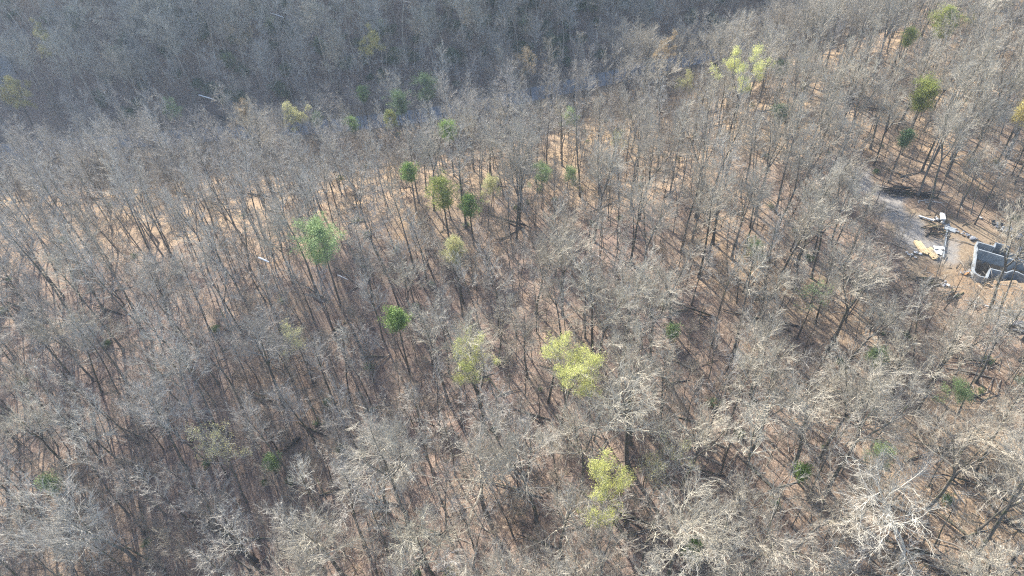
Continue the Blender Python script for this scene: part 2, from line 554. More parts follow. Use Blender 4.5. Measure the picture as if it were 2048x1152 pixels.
def segs_to_mesh(name, segs, mats, mi=0):
    """fast vectorised tube mesh"""
    V = []; F = []; off = 0
    for pts, rad, n in segs:
        P = np.array([tuple(p) for p in pts]); m = len(P)
        T = np.gradient(P, axis=0)
        T /= np.linalg.norm(T, axis=1)[:, None] + 1e-9
        u = np.cross(T, np.array([.31, .17, .93]) if abs(T[0, 2]) < .9 else np.array([1., .1, 0]))
        u /= np.linalg.norm(u, axis=1)[:, None] + 1e-9
        w = np.cross(T, u)
        a = np.arange(n) * 2 * np.pi / n
        tip = rad[-1] <= .0011
        rr = np.array(rad)[:, None, None]
        ring = P[:, None, :] + rr * (np.cos(a)[None, :, None] * u[:, None, :] + np.sin(a)[None, :, None] * w[:, None, :])
        if tip:
            body = ring[:-1].reshape(-1, 3)
            V.append(body); V.append(P[-1:])
            mm = m - 1
        else:
            V.append(ring.reshape(-1, 3)); mm = m
        k = np.arange(n); k2 = (k + 1) % n
        for i in range(mm - 1):
            b = off + i * n
            F.extend(zip((b + k).tolist(), (b + k2).tolist(), (b + n + k2).tolist(), (b + n + k).tolist()))
        if tip:
            b = off + (mm - 1) * n; e = off + mm * n
            F.extend((int(b + i), int(b + j), e) for i, j in zip(k, k2))
            off += mm * n + 1
        else:
            off += m * n
    V = np.concatenate(V)
    me = bpy.data.meshes.new(name)
    me.from_pydata(V.tolist(), [], F)
    for mt in mats:
        me.materials.append(mt)
    if mi:
        me.polygons.foreach_set('material_index', np.full(len(F), mi, np.int32))
    me.update()
    return me, V, F

VARIANTS = []     # dict(trunk=mesh, crown=mesh, H, tips, whole=object)
proto_col = bpy.data.collections.new('wood_kinds')     # not linked to the scene: only feeds the far woods
def add_variant(kind, limb='limb', bark='trunk', **kw):
    i = len(VARIANTS)
    tr, cr, tips = grow_tree(100 + i * 17, **kw)
    mt, Vt, Ft = segs_to_mesh('trunk', tr, [M[bark]])
    mc, Vc, Fc = segs_to_mesh('crown', cr, [M[limb]])
    mt.polygons.foreach_set('use_smooth', np.ones(len(Ft), bool))
    me = bpy.data.meshes.new('bare_tree_whole')
    o = len(Vt)
    me.from_pydata(np.concatenate([Vt, Vc]).tolist(), [], Ft + [tuple(a + o for a in f) for f in Fc])
    me.materials.append(M[bark]); me.materials.append(M[limb])
    me.polygons.foreach_set('material_index', np.array([0] * len(Ft) + [1] * len(Fc), np.int32))
    me.update()
    ob = bpy.data.objects.new('kind_%02d' % i, me)
    proto_col.objects.link(ob)
    VARIANTS.append(dict(kind=kind, trunk=mt, crown=mc, H=kw.get('H', 21), tips=tips, r=kw.get('crown_r', 4.5)))
    return i
# canopy trees
for hh, cr, ba, r0, nl, sp, fk in [(21, 3.5, .52, .22, 18, 1.0, False), (19, 3.8, .5, .24, 19, 1.1, False), (22, 3.1, .58, .20, 16, .9, False),
                                   (20, 3.7, .52, .25, 20, 1.0, True), (18, 3.4, .45, .20, 18, 1.05, True), (23, 3.3, .6, .22, 17, .9, False),
                                   (19, 3.0, .52, .18, 16, .95, False), (21, 4.2, .5, .28, 22, 1.1, True), (17, 3.2, .42, .18, 18, 1.1, False), (20, 3.9, .55, .24, 20, 1.05, True)]:
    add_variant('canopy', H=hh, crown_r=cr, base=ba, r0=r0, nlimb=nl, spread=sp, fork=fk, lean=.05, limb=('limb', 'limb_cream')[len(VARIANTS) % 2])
# slender poles and young understorey
for hh, cr, ba, r0, nl, sp in [(18, 2.3, .55, .13, 12, .7), (15, 2.0, .45, .11, 12, .8), (19, 2.6, .6, .14, 11, .75)]:
    add_variant('pole', H=hh, crown_r=cr, base=ba, r0=r0, nlimb=nl, spread=sp, lean=.08)
for hh, cr, ba, r0, nl, sp in [(9, 2.1, .25, .07, 14, 1.0), (6, 1.9, .2, .05, 13, 1.1), (11, 2.3, .35, .09, 14, .95)]:
    add_variant('young', H=hh, crown_r=cr, base=ba, r0=r0, nlimb=nl, spread=sp, lean=.1, limb='limb_brown')
# wide old crowns for the foreground
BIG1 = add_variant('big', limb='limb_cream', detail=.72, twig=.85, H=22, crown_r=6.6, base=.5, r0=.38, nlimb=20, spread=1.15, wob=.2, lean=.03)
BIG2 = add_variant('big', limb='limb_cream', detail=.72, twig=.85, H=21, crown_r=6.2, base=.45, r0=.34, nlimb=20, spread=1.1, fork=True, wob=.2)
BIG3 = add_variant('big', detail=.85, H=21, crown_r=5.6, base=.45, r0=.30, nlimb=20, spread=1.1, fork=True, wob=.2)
CREAM = add_variant('cream', limb='cream', H=20, crown_r=5.2, base=.45, r0=.28, nlimb=20, spread=1.0, detail=.9, twig=1.1)
PALE = add_variant('pale', limb='pale', bark='pale', H=21, crown_r=7.4, base=.5, r0=.36, nlimb=13, spread=1.25, fork=True, wob=.27, detail=.55)
for hh, cr, ba, r0, nl, sp, fk in [(24, 4.4, .52, .30, 13, .95, False), (22, 5.0, .45, .32, 14, 1.05, True), (25, 3.6, .6, .26, 11, .85, False), (21, 4.6, .45, .28, 14, 1.0, False), (23, 5.4, .48, .34, 15, 1.05, True)]:
    add_variant('hill', H=hh, crown_r=cr, base=ba, r0=r0, nlimb=nl, spread=sp, fork=fk, lean=.07, bark='limb_brown', limb=('limb', 'limb_cream', 'limb_brown')[len(VARIANTS) % 3], detail=.95, twig=1.35)
HIL = [i for i, v in enumerate(VARIANTS) if v['kind'] == 'hill']
CAN = [i for i, v in enumerate(VARIANTS) if v['kind'] == 'canopy']
POL = [i for i, v in enumerate(VARIANTS) if v['kind'] == 'pole']
YNG = [i for i, v in enumerate(VARIANTS) if v['kind'] == 'young']

# foliage meshes: many small leaf faces
def leaf_mesh(name, centers, size, mat, n, spread, seed, flat=.0):
    rg = np.random.default_rng(seed)
    C_ = np.array([tuple(c) for c in centers])
    idx = rg.integers(0, len(C_), n)
    P = C_[idx] + rg.normal(0, spread, (n, 3))
    a = rg.normal(0, 1, (n, 3)); a[:, 2] *= (1 - flat); a /= np.linalg.norm(a, axis=1)[:, None]
    b = rg.normal(0, 1, (n, 3)); b -= (b * a).sum(1)[:, None] * a; b /= np.linalg.norm(b, axis=1)[:, None]
    s = size * rg.uniform(.6, 1.4, (n, 1))
    V = np.stack([P - a * s, P - b * s * .5, P + a * s, P + b * s * .5], 1).reshape(-1, 3)
    me = bpy.data.meshes.new(name)
    F = np.arange(n * 4).reshape(n, 4)
    me.from_pydata(V.tolist(), [], F.tolist())
    me.materials.append(mat)
    me.update()
    return me

def pine_parts(seed, H, cr, base, mat, n):
    """evergreen: whorled limbs carrying needle tufts"""
    rg = random.Random(seed)
    tr = [([Vector((0, 0, -.3)), Vector((rg.uniform(-.2, .2), rg.uniform(-.2, .2), H * .5)), Vector((rg.uniform(-.3, .3), rg.uniform(-.3, .3), H))], [.22, .15, .03], 7)]
    cr_s = []; tuft = []
    z = H * base
    while z < H:
        rel = (z - H * base) / (H * (1 - base))
        L = cr * (math.sin(math.pi * (.18 + .78 * rel)) ** .8) * rg.uniform(.65, 1.2)
        for k in range(rg.choice((4, 5, 6))):
            a = rg.uniform(0, 6.28); l = L * rg.uniform(.45, 1.25)
            p0 = Vector((0, 0, z)); e = Vector((math.cos(a), math.sin(a), rg.uniform(.15, .5)))
            q = [p0, p0 + e * l * .5, p0 + e * l + Vector((0, 0, .2 * l))]
            cr_s.append((q, [.05, .035, .012], 3))
            for m in range(5):
                t = rg.uniform(.3, 1.02)
                c = q[0].lerp(q[2], t) + Vector((rg.gauss(0, .3), rg.gauss(0, .3), rg.gauss(0, .12))) * (l * .35)
                tuft.append(c)
        z += rg.uniform(.35, .6)
    tm, _, _ = segs_to_mesh('trunk', tr, [M['trunk']])
    cm, _, _ = segs_to_mesh('crown', cr_s, [M['trunk']])
    fm = leaf_mesh('foliage', tuft, .11, mat, int(n * 1.6), .36, seed, .3)
    return tm, cm, fm

LANDMARKS = []
def colour_tree(px, py, kind, label, cat, size, height=None, group=None, name=None, leaves=None, landmark=None, hc=None):
    """crown centre seen at photo pixel (px, py); size = crown radius in metres"""
    H = height or 18
    x, y, z = at(px, py, hc if hc is not None else H * .75)
    seed = int(px * 7 + py)
    rg = random.Random(seed)
    if kind.startswith('pine'):
        mat = M[{'pine': 'lf_green', 'pine_soft': 'lf_soft', 'pine_dark': 'lf_dark', 'pine_olive': 'lf_olive'}[kind]]
        nm = name or 'pine_tree'
        t = thing(nm, label, cat, (x, y, z), rg.uniform(0, 6.28), group)
        tm, cm, fm = pine_parts(seed, H, size, max(.1, 1 - 1.75 * size / H), mat, leaves or int(1500 * size))
        obj('trunk', tm, t); obj('crown', cm, t); obj('foliage', fm, t)
    else:
        mat = M[{'lime': 'lf_lime', 'pale': 'lf_pale', 'yellow': 'lf_yellow', 'olive': 'lf_olive', 'tan': 'lf_tan', 'soft': 'lf_soft', 'green': 'lf_green'}[kind]]
        t = thing(name or 'budding_tree', label, cat, (x, y, z), rg.uniform(0, 6.28), group)
        tr, cr, tips = grow_tree(seed, H=H, crown_r=size, base=max(.15, 1 - 1.9 * size / H), r0=.012 * H, nlimb=14, spread=1.0, fork=size > 3, detail=.8)
        tm, _, _ = segs_to_mesh('trunk', tr, [M['trunk']]); cm, _, _ = segs_to_mesh('crown', cr, [M['limb']])
        # leaves sit in sprays: only part of the twig ends carries them
        blobs = [rg.choice(tips) for _ in range(48)]
        keep = [p for p in tips if p.z > H - 1.7 * size and min((p - b).length for b in blobs) < .25 * size] or tips
        fm = leaf_mesh('foliage', keep, .075 if math.hypot(x, y) < 150 else .12, mat, int(2.0 * (leaves or int(1300 * size))), .24, seed)
        obj('trunk', tm, t); obj('crown', cm, t); obj('foliage', fm, t)
    LANDMARKS.append((x, y, landmark))
    if landmark:
        ax, ay, ad = project(x, y, z + (hc if hc is not None else H * .75))
        SEEN.append((ax, ay, size * FPX / ad, ad))
    return t, (x, y, size)

PT = 'tree'
def seen_all():
    for px, py, r in [(1345, 142, 14), (1375, 134, 14), (1400, 128, 16), (1425, 122, 16), (1438, 115, 16), (1452, 110, 12), (1310, 150, 8), (1270, 156, 8), (6, 140, 34), (18, 322, 16), (90, 222, 14),
                      (1785, 410, 20), (1800, 430, 24), (1815, 450, 20), (1830, 465, 24), (1860, 480, 20), (1860, 520, 14), (1850, 440, 16), (1884, 440, 14), (1850, 500, 20), (1874, 505, 18), (1872, 465, 14), (1895, 480, 8), (1980, 505, 30), (2025, 505, 26),
                      (2020, 470, 22), (1990, 622, 12), (1855, 404, 16), (2000, 600, 14), (1935, 565, 14), (1790, 386, 14), (1100, 186, 7), (1150, 177, 8), (1190, 170, 8), (1230, 163, 8), (1040, 193, 7), (980, 200, 7)]:
        seen_ground(px, py, r)
    seen_ground(527, 519, 24, 16)
    seen_ground(553, 30, 14, 14); seen_ground(413, 195, 14, 14)
FIXED = []     # (x, y, clear radius)
def seen_ground(px, py, r, up=0):
    x, y, z = at(px, py, up)
    SEEN.append((px, py, r, project(x, y, z + up)[2]))
SEEN = []      # crowns the photo shows free of nearer trees: pixel, pixel radius, depth
def ct(*a, **k):
    t, f = colour_tree(*a, **k)
    FIXED.append(f)
ct(645, 495, 'pine_soft', 'largest soft green pine, broad rounded crown left of centre', PT, 4.3, 19, landmark='the big soft green pine', leaves=9000)
ct(852, 186, 'pine_dark', 'dark green flat topped pine on a tall bare trunk near the road', PT, 3.9, 19, landmark='the flat topped pine')
ct(800, 216, 'pine_dark', 'dark green rounded pine just left of the flat topped pine', PT, 3.4, 18, landmark='the dark rounded pine near the road')
ct(727, 200, 'pine', 'small mid green pine top farthest left of the dark roadside pines', PT, 2.3, 15, landmark='the small green pine top')
ct(705, 256, 'pine', 'small green pine below and left of the dark rounded pine', PT, 2.0, 12, landmark='the slope pine')
ct(898, 274, 'pine', 'green upright pine among tall trunks on the sunlit slope', PT, 2.3, 14, landmark='the upright green pine on the slope')
ct(820, 356, 'pine', 'narrow green pine half hidden between trunks of the bright slope', PT, 2.0, 12, landmark='the narrow green pine')
ct(886, 394, 'pine_olive', 'broad yellow green tree above the draw, wider than its green neighbour', PT, 3.6, 15, landmark='the broad yellow green tree')
ct(940, 421, 'pine', 'compact bright green pine touching the broad yellow green tree', PT, 2.4, 12, landmark='the compact green pine by the draw')
ct(971, 390, 'pale', 'small pale green budding tree right of the broad yellow green tree', PT, 2.2, 12, landmark='the small budding tree')
ct(1082, 350, 'soft', 'faint green leafing tree at the head of the dark draw', PT, 3.0, 12, landmark='the faint green tree at the draw')
ct(1137, 360, 'soft', 'low green bushy tree in the draw right of the faint green tree', PT, 2.0, 9, landmark='the low green tree in the draw')
ct(1122, 243, 'soft', 'thin soft green tree among trunks below the middle of the road', PT, 2.4, 14, landmark='the thin green tree below the road')
ct(1482, 150, 'lime', 'glowing lime green tree on twin dark trunks beside the valley mouth', PT, 4.4, 22, leaves=7500, landmark='the lime tree on twin trunks')
ct(1845, 203, 'pine_olive', 'dense olive green tree standing alone high on the right ridge', PT, 3.4, 17, landmark='the olive tree on the ridge', leaves=8000)
ct(1888, 57, 'pine_olive', 'olive green pine crown near the top right of the ridge', PT, 3.9, 18, landmark='the topmost olive pine')
ct(1812, 93, 'pine_olive', 'small olive pine tip below left of the topmost olive pine', PT, 1.9, 15, landmark='the small olive pine tip')
ct(1563, 147, 'pine_dark', 'small dark pine right of the lime tree on twin trunks', PT, 2.0, 11, landmark='the small dark pine')
ct(1561, 235, 'pine_dark', 'small dark pine on the open slope below the lime tree', PT, 1.9, 10, landmark='the small dark pine on the open slope')
ct(1806, 290, 'pine_dark', 'slim dark pine hidden in branches above the gravel drive', PT, 1.7, 12, landmark='the slim dark pine above the drive')
ct(798, 658, 'pine', 'vivid green small pine in the middle of the grey wood', PT, 2.1, 16, landmark='the vivid green pine', leaves=5000)
ct(911, 533, 'pale', 'rounded yellow green budding tree right of the big soft green pine', PT, 2.7, 17, leaves=5500, landmark='the rounded yellow green tree')
ct(957, 755, 'lime', 'thinly leafed lime tree under the brightest bare cream crown', PT, 3.3, 18, leaves=4200, landmark='the thinly leafed lime tree')
ct(1118, 750, 'lime', 'wide lime yellow leafing tree, larger than the one to its left', PT, 4.6, 20, leaves=8500, landmark='the wide lime yellow tree')
ct(1195, 996, 'lime', 'brightest lime green tree of all, nearest the bottom centre', PT, 4.0, 16, leaves=6500, landmark='the brightest lime tree')
ct(780, 246, 'lime', 'small yellow lime tree directly under the dark rounded pine', PT, 2.4, 12, landmark='the small yellow lime tree')
ct(595, 246, 'pale', 'pale lime treetop at the left end of the hidden road', PT, 3.4, 15, landmark='the pale lime treetop')
ct(636, 248, 'pine', 'little green treetop touching the pale lime treetop', PT, 1.8, 12, landmark='the little green treetop')
ct(735, 90, 'yellow', 'sparse yellow tree standing in the shaded far hillside', PT, 3.6, 21, leaves=4500, landmark='the far yellow tree')
ct(488, 88, 'tan', 'faint tan budding crown in the middle left of the far hillside', PT, 3.4, 19, landmark='the faint tan crown', leaves=1600)
ct(102, 100, 'yellow', 'sparse pale yellow tree in the far hillside at top left', PT, 3.8, 21, leaves=4500, landmark='the pale yellow tree')
ct(32, 198, 'yellow', 'golden yellow tree at the left edge beside the road', PT, 4.8, 18, leaves=9000, landmark='the golden tree at the left edge')
ct(480, 238, 'tan', 'faint golden budding treetop left of the pale lime treetop', PT, 3.4, 15, landmark='the faint golden treetop')
ct(350, 226, 'soft', 'faint green tinged crown between the road and the left slope', PT, 3.0, 15, leaves=1400, landmark='the faint green tinged crown')
ct(1342, 118, 'tan', 'tan budding tree overlapping the open end of the road', PT, 3.4, 20, leaves=2200, landmark='the tan tree by the open road')
ct(1366, 168, 'pale', 'yellow green young tree at the near edge of the open road', PT, 3.0, 9, leaves=1600, landmark='the young roadside tree')
ct(1060, 140, 'tan', 'wide tan budding crown across the road in mid valley', PT, 4.4, 18, leaves=2600, landmark='the wide tan crown in the valley')
ct(1240, 290, 'olive', 'small olive tinged tree right of the slope of tall trunks', PT, 2.2, 11, leaves=1000, landmark='the small olive tinged tree')
ct(1505, 510, 'soft', 'soft green haze of new leaves on a tree left of the drive', PT, 2.4, 12, leaves=1500, landmark='the soft green tree')
ct(440, 918, 'pale', 'bare tree dusted with yellow buds near the lower left ravine', PT, 3.6, 16, leaves=1300, landmark='the yellow dusted tree')
ct(592, 680, 'pale', 'tree with a faint yellow bud haze left of the vivid pine', PT, 2.8, 15, leaves=1100, landmark='the yellow hazed tree')
ct(1362, 938, 'pale', 'yellow tipped crown right of the mossy trunked tree', PT, 3.4, 15, leaves=1100, landmark='the yellow tipped crown')
ct(1625, 590, 'soft', 'greenish budding crown left of the log pile and plot', PT, 3.0, 14, leaves=900, landmark='the greenish crown')
ct(1915, 786, 'soft', 'soft green young tree below the building plot', PT, 2.3, 8, leaves=2200, landmark='the soft green young tree')
ct(1765, 905, 'soft', 'blurry green young tree among the lower right shadows', PT, 2.2, 7, leaves=2200, landmark='the blurry green young tree')
ct(1758, 712, 'pine_soft', 'dark green evergreen bush under the right hand crowns', 'bush', 1.7, 5, name='evergreen_bush', landmark='the dark green bush', leaves=2600)
ct(1385, 1092, 'pine', 'green evergreen bush low under the bottom crowns', 'bush', 1.6, 4, name='evergreen_bush', landmark='the green bush at the bottom', leaves=2400)
ct(1605, 945, 'pine', 'small bright green bush left of the long trunk shadows', 'bush', 1.1, 3.5, name='evergreen_bush', landmark='the small bright bush', leaves=1500)
ct(1345, 662, 'pine_soft', 'little dark green bush beneath the centre right crowns', 'bush', 1.2, 4, name='evergreen_bush', landmark='the little dark bush', leaves=1500)
ct(100, 968, 'pine_soft', 'dark green bush in the gloom at the lower left', 'bush', 1.5, 4, name='evergreen_bush', landmark='the dark bush at the lower left', leaves=2000)
ct(540, 925, 'pine_soft', 'dark green bush beside the shadowy ravine stream', 'bush', 1.4, 4, name='evergreen_bush', landmark='the dark bush at the ravine', leaves=2000)
ct(2040, 238, 'yellow', 'yellowish treetop at the right edge below the ridge', PT, 2.8, 14, leaves=1300, landmark='the yellowish treetop')
# evergreens in the shaded far hillside
CNT = ['first', 'second', 'third', 'fourth', 'fifth', 'sixth', 'seventh', 'eighth', 'ninth', 'tenth', 'eleventh', 'twelfth', 'thirteenth', 'fourteenth', 'fifteenth', 'sixteenth',
       'seventeenth', 'eighteenth', 'nineteenth', 'twentieth', 'twenty-first', 'twenty-second']
for k, (px, py, s) in enumerate(sorted([(238, 118, 3.0), (262, 140, 2.6), (560, 185, 2.6), (545, 60, 2.8), (575, 150, 2.2), (1010, 42, 3.2), (1050, 55, 3.0), (1098, 88, 3.0), (1190, 8, 3.2), (1252, 12, 2.8),
                                 (790, 120, 2.8), (760, 65, 2.6), (905, 122, 2.4), (370, 60, 2.6), (150, 40, 2.6), (1380, 40, 2.6), (1300, 25, 2.6), (640, 100, 2.6), (460, 130, 2.4), (1440, 60, 2.4), (860, 40, 2.6), (330, 20, 2.6)])):
    ct(px, py, 'pine_dark', 'dark evergreen shrub in the shaded far hillside, %s from the left' % CNT[k], 'shrub', s, 8.5, name='evergreen_shrub', hc=5,
       group='dark evergreens on the far hillside', landmark=None, leaves=int(900 * s))


# ------------------------------------------------------------------ the building plot
def top_pts(P, up):
    """points on the wall tops, from the pixels where their top edge is seen"""
    return [Vector((x, y, z + up)) for x, y, z in (at(px, py, up) for px, py in P)]
def wall_mesh(name, pts, zt, h, th, mat):
    """a straight or bent concrete wall of even top height zt"""
    mb = MB()
    n = len(pts)
    L = []; Rr = []
    for i in range(n):
        a = Vector(pts[max(0, i - 1)]); b = Vector(pts[min(n - 1, i + 1)])
        d = Vector((b.x - a.x, b.y - a.y, 0)).normalized(); w = Vector((-d.y, d.x, 0)) * th / 2
        if 0 < i < n - 1:
            e = Vector((pts[i][0] - a.x, pts[i][1] - a.y, 0)).normalized()
            w = w / max(.5, abs(d.dot(e)))
        L.append((pts[i][0] + w.x, pts[i][1] + w.y)); Rr.append((pts[i][0] - w.x, pts[i][1] - w.y))
    vs_ = []
    zt = zt if isinstance(zt, (list, tuple)) else [zt] * n
    for (lx, ly), (rx, ry), z in zip(L, Rr, zt):
        vs_ += [(lx, ly, z), (rx, ry, z), (rx, ry, z - h), (lx, ly, z - h)]
    fs = []
    for i in range(n - 1):
        for k in range(4):
            k2 = (k + 1) % 4
            fs.append((i * 4 + k, (i + 1) * 4 + k, (i + 1) * 4 + k2, i * 4 + k2))
    fs += [(3, 2, 1, 0), tuple((n - 1) * 4 + k for k in range(4))]
    mb.add(vs_, fs)
    return mb.mesh(name, mat)
def flat(P, z):
    """pixels of points known to lie at height z -> world"""
    out = []
    for px, py in P:
        d = ray(px, py); t = (z - CAM_Z) / d[2]
        out.append((d[0] * t, d[1] * t, z))
    return out
SZ = 4.6
def foundation():
    zt = SZ + 2.1
    A, B = flat([(1957, 498), (2034, 521)], zt)
    t = thing('house_foundation', 'roofless grey concrete foundation walls of an unfinished house in the cleared plot', 'foundation', (A[0], A[1], SZ))
    inv = Matrix.Translation((-A[0], -A[1], -SZ))
    def wl(P, z, h, th=.22, name='wall', mat=None, zs=None):
        me = wall_mesh(name, flat(P, z), zs or z, h, th, M['concrete'] if mat is None else mat)
        me.transform(inv)
        o = obj(name, me, t)
        return o
    wl([(1957, 498), (2034, 521)], zt, 4.4)
    wl([(1957.5, 484), (1988.5, 493)], zt, 2.3)
    wl([(1988.8, 494.5), (1992.5, 484.6)], zt, 2.3)
    wl([(1992.5, 485), (2019.8, 493)], zt, 2.3)
    wl([(2020.8, 493.6), (2015, 506)], zt, 2.3)
    wl([(2014, 504.5), (2031, 510)], zt, 2.3)
    wl([(2035, 519), (2041.5, 491.5)], zt, 2.3)
    wl([(2042, 492), (2075, 501)], zt, 2.3)
    wl([(2037, 518), (2085, 532)], zt - .05, 4.3)
    wl([(1955.5, 483), (1953, 508), (1948, 540), (1951, 546), (1960, 552), (1976, 556)], SZ + 1.2, 3.6, .25)
    wl([(1981, 537), (2013, 545), (2024, 541), (2036, 544), (2060, 556)], SZ + .9, 3.2)
    wl([(1980.4, 537.5), (1975, 554)], SZ + .9, 3.2, .25)
    return t
foundation()

def pile(name, label, cat, px, py, n, L, r, ang, spreadx, spready, mat, part='log', layer=.25, mess=.25, seed=1, box=False, grp=None):
    rg = random.Random(seed)
    x, y, z = at(px, py)
    t = thing(name, label, cat, (x, y, z), 0, grp)
    for i in range(n):
        mb = MB()
        a = ang + rg.gauss(0, mess)
        l = L * rg.uniform(.7, 1.15)
        cx = rg.uniform(-spreadx, spreadx); cy = rg.uniform(-spready, spready)
        dz = gz(x + cx, y + cy) - z
        cz = dz + r * .9 + rg.random() * layer
        d = Vector((math.cos(a), math.sin(a), rg.gauss(0, mess * .25)))
        if box:
            mb.box((cx, cy, cz), (l, r * 2.2, r * 1.1), a, rg.gauss(0, mess * .15))
        else:
            c = Vector((cx, cy, cz)); rr = r * rg.uniform(.6, 1.3)
            mid = c + Vector((rg.gauss(0, .08), rg.gauss(0, .08), 0))
            mb.tube([c - d * l / 2, mid, c + d * l / 2], [rr, rr * .95, rr * .75], 7)
        obj(part, mb.mesh(part, mat), t)
    return t
def rubble(name, label, cat, px, py, n, rad, sx, sy, ang, mats, seed, part='chunk'):
    rg = random.Random(seed)
    x, y, z = at(px, py)
    t = thing(name, label, cat, (x, y, z), 0)
    for i in range(n):
        mb = MB()
        u, v = rg.gauss(0, .5) * sx, rg.gauss(0, .5) * sy
        cx, cy = u * math.cos(ang) - v * math.sin(ang), u * math.sin(ang) + v * math.cos(ang)
        r = rad * rg.uniform(.5, 1.4)
        dz = gz(x + cx, y + cy) - z
        cz = dz + r * .4 + .25 * max(0, 1 - abs(u) / sx)
        if rg.random() < .5: mb.rock((cx, cy, cz), r, seed * 100 + i)
        else: mb.box((cx, cy, cz), (r * 2.4, r * rg.uniform(.8, 1.6), r * .45), rg.uniform(0, 3), rg.gauss(0, .35))
        obj(part, mb.mesh(part, rg.choice(mats)), t)
    return t
# timber and rubbish of the building site
def stack(label, px, py, ang, n, L, mat, rows=2, wd=.24, seed=3, pitch=.30):
    rg = random.Random(seed)
    x, y, z = at(px, py)
    t = thing('lumber_stack', label, 'lumber', (x, y, z + .02), ang, 'lumber stacks on the plot')
    for k in (-1, 1):
        mb = MB(); mb.box((k * L * .3, 0, .07), (.12, n * pitch + .2, .12)); obj('bearer', mb.mesh('bearer', M['trunk']), t)
    for r_ in range(rows):
        for i in range(n - r_):
            mb = MB()
            mb.box((rg.uniform(-.25, .25), (i - (n - r_ - 1) / 2) * pitch + rg.uniform(-.02, .02), .19 + r_ * .13), (L * rg.uniform(.85, 1.05), wd, .11), rg.gauss(0, .012))
            obj('board', mb.mesh('board', mat), t)
    return t
def heading(p, q):
    a, b = at(*p), at(*q)
    return math.atan2(b[1] - a[1], b[0] - a[0])
stack('pale yellow lumber stack farther from the foundation, left of the other one', 1842, 497, heading((1834, 484), (1849, 506)), 5, 3.6, M['lumber'])
stack('pale yellow lumber stack nearer the foundation beside the white sheets', 1864, 509, heading((1857, 500), (1871, 518)), 5, 2.8, M['lumber'], 3, seed=5)
x, y, z = at(1876, 504)
t = thing('sheet_pile', 'heap of white sheets and slabs beside the nearer lumber stack', 'building sheets', (x, y, z))
for i, (dx, dy, a, sx, sy) in enumerate([(-.5, .3, .3, 1.4, .9), (.3, -.2, .7, 1.5, 1.0), (.2, .9, -.2, 1.2, .9), (-.9, -.6, .5, 1.0, .7), (.9, .5, 1.1, .9, .7)]):
    mb = MB(); mb.box((dx, dy, .12 + i * .09), (sx, sy, .06), a, .06 * (-1) ** i); obj('sheet', mb.mesh('sheet', M['white']), t)
def beam(name, label, cat, p, q, w, h, mat, up=.25, both_ends=True):
    a, b = Vector(at(*p, up)), Vector(at(*q, up))
    t = thing(name, label, cat, tuple((a + b) / 2 + Vector((0, 0, 0))), math.atan2((b - a).y, (b - a).x))
    L = (Vector((b.x - a.x, b.y - a.y, 0))).length
    mb = MB(); mb.box((0, 0, up + h / 2), (L, w, h)); obj('board', mb.mesh('board', mat), t)
    for k in (-1, 1):
        mb = MB(); mb.box((k * L * .35, 0, up / 2 - .02), (.25, w * 1.3, up)); obj('support', mb.mesh('support', M['trunk']), t)
    return t
beam('white_beam', 'long white beam lying left of the upright white panel', 'beam', (1837, 432), (1867, 442.5), .32, .22, M['white'])
x, y, z = at(1883, 444)
t = thing('white_trailer', 'small white box on dark supports right of the long white beam', 'box', (x, y, z), heading((1883, 446), (1881, 434)))
mb = MB(); mb.box((.7, 0, .75), (1.9, .75, .35)); mb.box((.7, 0, .945), (1.98, .82, .04)); obj('box', mb.mesh('box', M['white']), t)
mb = MB(); mb.box((-.55, 0, .35), (.35, .5, .3)); obj('step', mb.mesh('step', M['palestone']), t)
for a in (0, 1.4):
    for b in (-.3, .3):
        mb = MB(); mb.box((a, b, .28), (.08, .08, .58)); obj('leg', mb.mesh('leg', M['steel']), t)
rubble('scrap_heap', 'heap of green and white scrap between the white beam and white box', 'scrap', 1874, 441, 12, .25, .9, .7, 0, [M['steel'], M['concrete_dark'], M['white']], 8, 'scrap_piece')
# pale board frame lying on the litter
x, y, z = at(1855, 404)
t = thing('board_frame', 'pale square frame of boards on the leaf litter beyond the drive', 'frame', (x, y, z + .12), heading((1851, 403), (1862, 404)))
for (cx, cy, sx, sy) in ((0, .45, 1.1, .1), (0, -.45, 1.1, .1), (-.5, 0, .1, .8), (.5, 0, .1, .8)):
    mb = MB(); mb.box((cx, cy, .05), (sx, sy, .1)); obj('board', mb.mesh('board', M['palestone']), t)
for lab, P in (('thin pale pole lying left of the square board frame', [(1837, 402), (1849, 402.5)]), ('short pale post left of the square board frame, end towards the drive', [(1838.5, 401), (1836, 407)]),
               ('long pale pole lying right of the square board frame', [(1864, 404), (1886, 407)]), ('short pale post right of the square board frame', [(1867, 401), (1870, 406)])):
    a, b = [Vector(at(*p)) for p in P]
    mb = MB(); mb.tube([Vector((0, 0, .12)), (b - a) / 2 + Vector((0, 0, .14)), (b - a) + Vector((0, 0, .12))], [.07, .07, .06], 6)
    tag(obj('pole', mb.mesh('pole', M['palestone']), loc=a), lab, 'pole')
pile('brush_pile', 'dark pile of cut limbs at the edge of the drive clearing', 'brush pile', 1797, 386, 18, 4.2, .11, -.3, 1.6, 1.2, M['dark'], 'limb', 1.0, .35, 21)
pile('brush_pile', 'smaller dark pile of cut limbs above the square board frame', 'brush pile', 1850, 393, 12, 3.0, .10, -.45, 1.2, .8, M['dark'], 'limb', .6, .4, 22)
pile('brush_pile', 'black heap of scrap wood between the gravel and the stone edge', 'brush pile', 1870, 464, 20, 2.6, .10, .2, 1.5, 1.5, M['dark'], 'limb', 1.0, .9, 23)
pile('log_pile', 'row of dark felled logs on the slope below the lumber', 'log pile', 1848, 565, 7, 4.6, .17, -.1, 1.2, 1.0, M['dark'], 'log', .15, .12, 24)
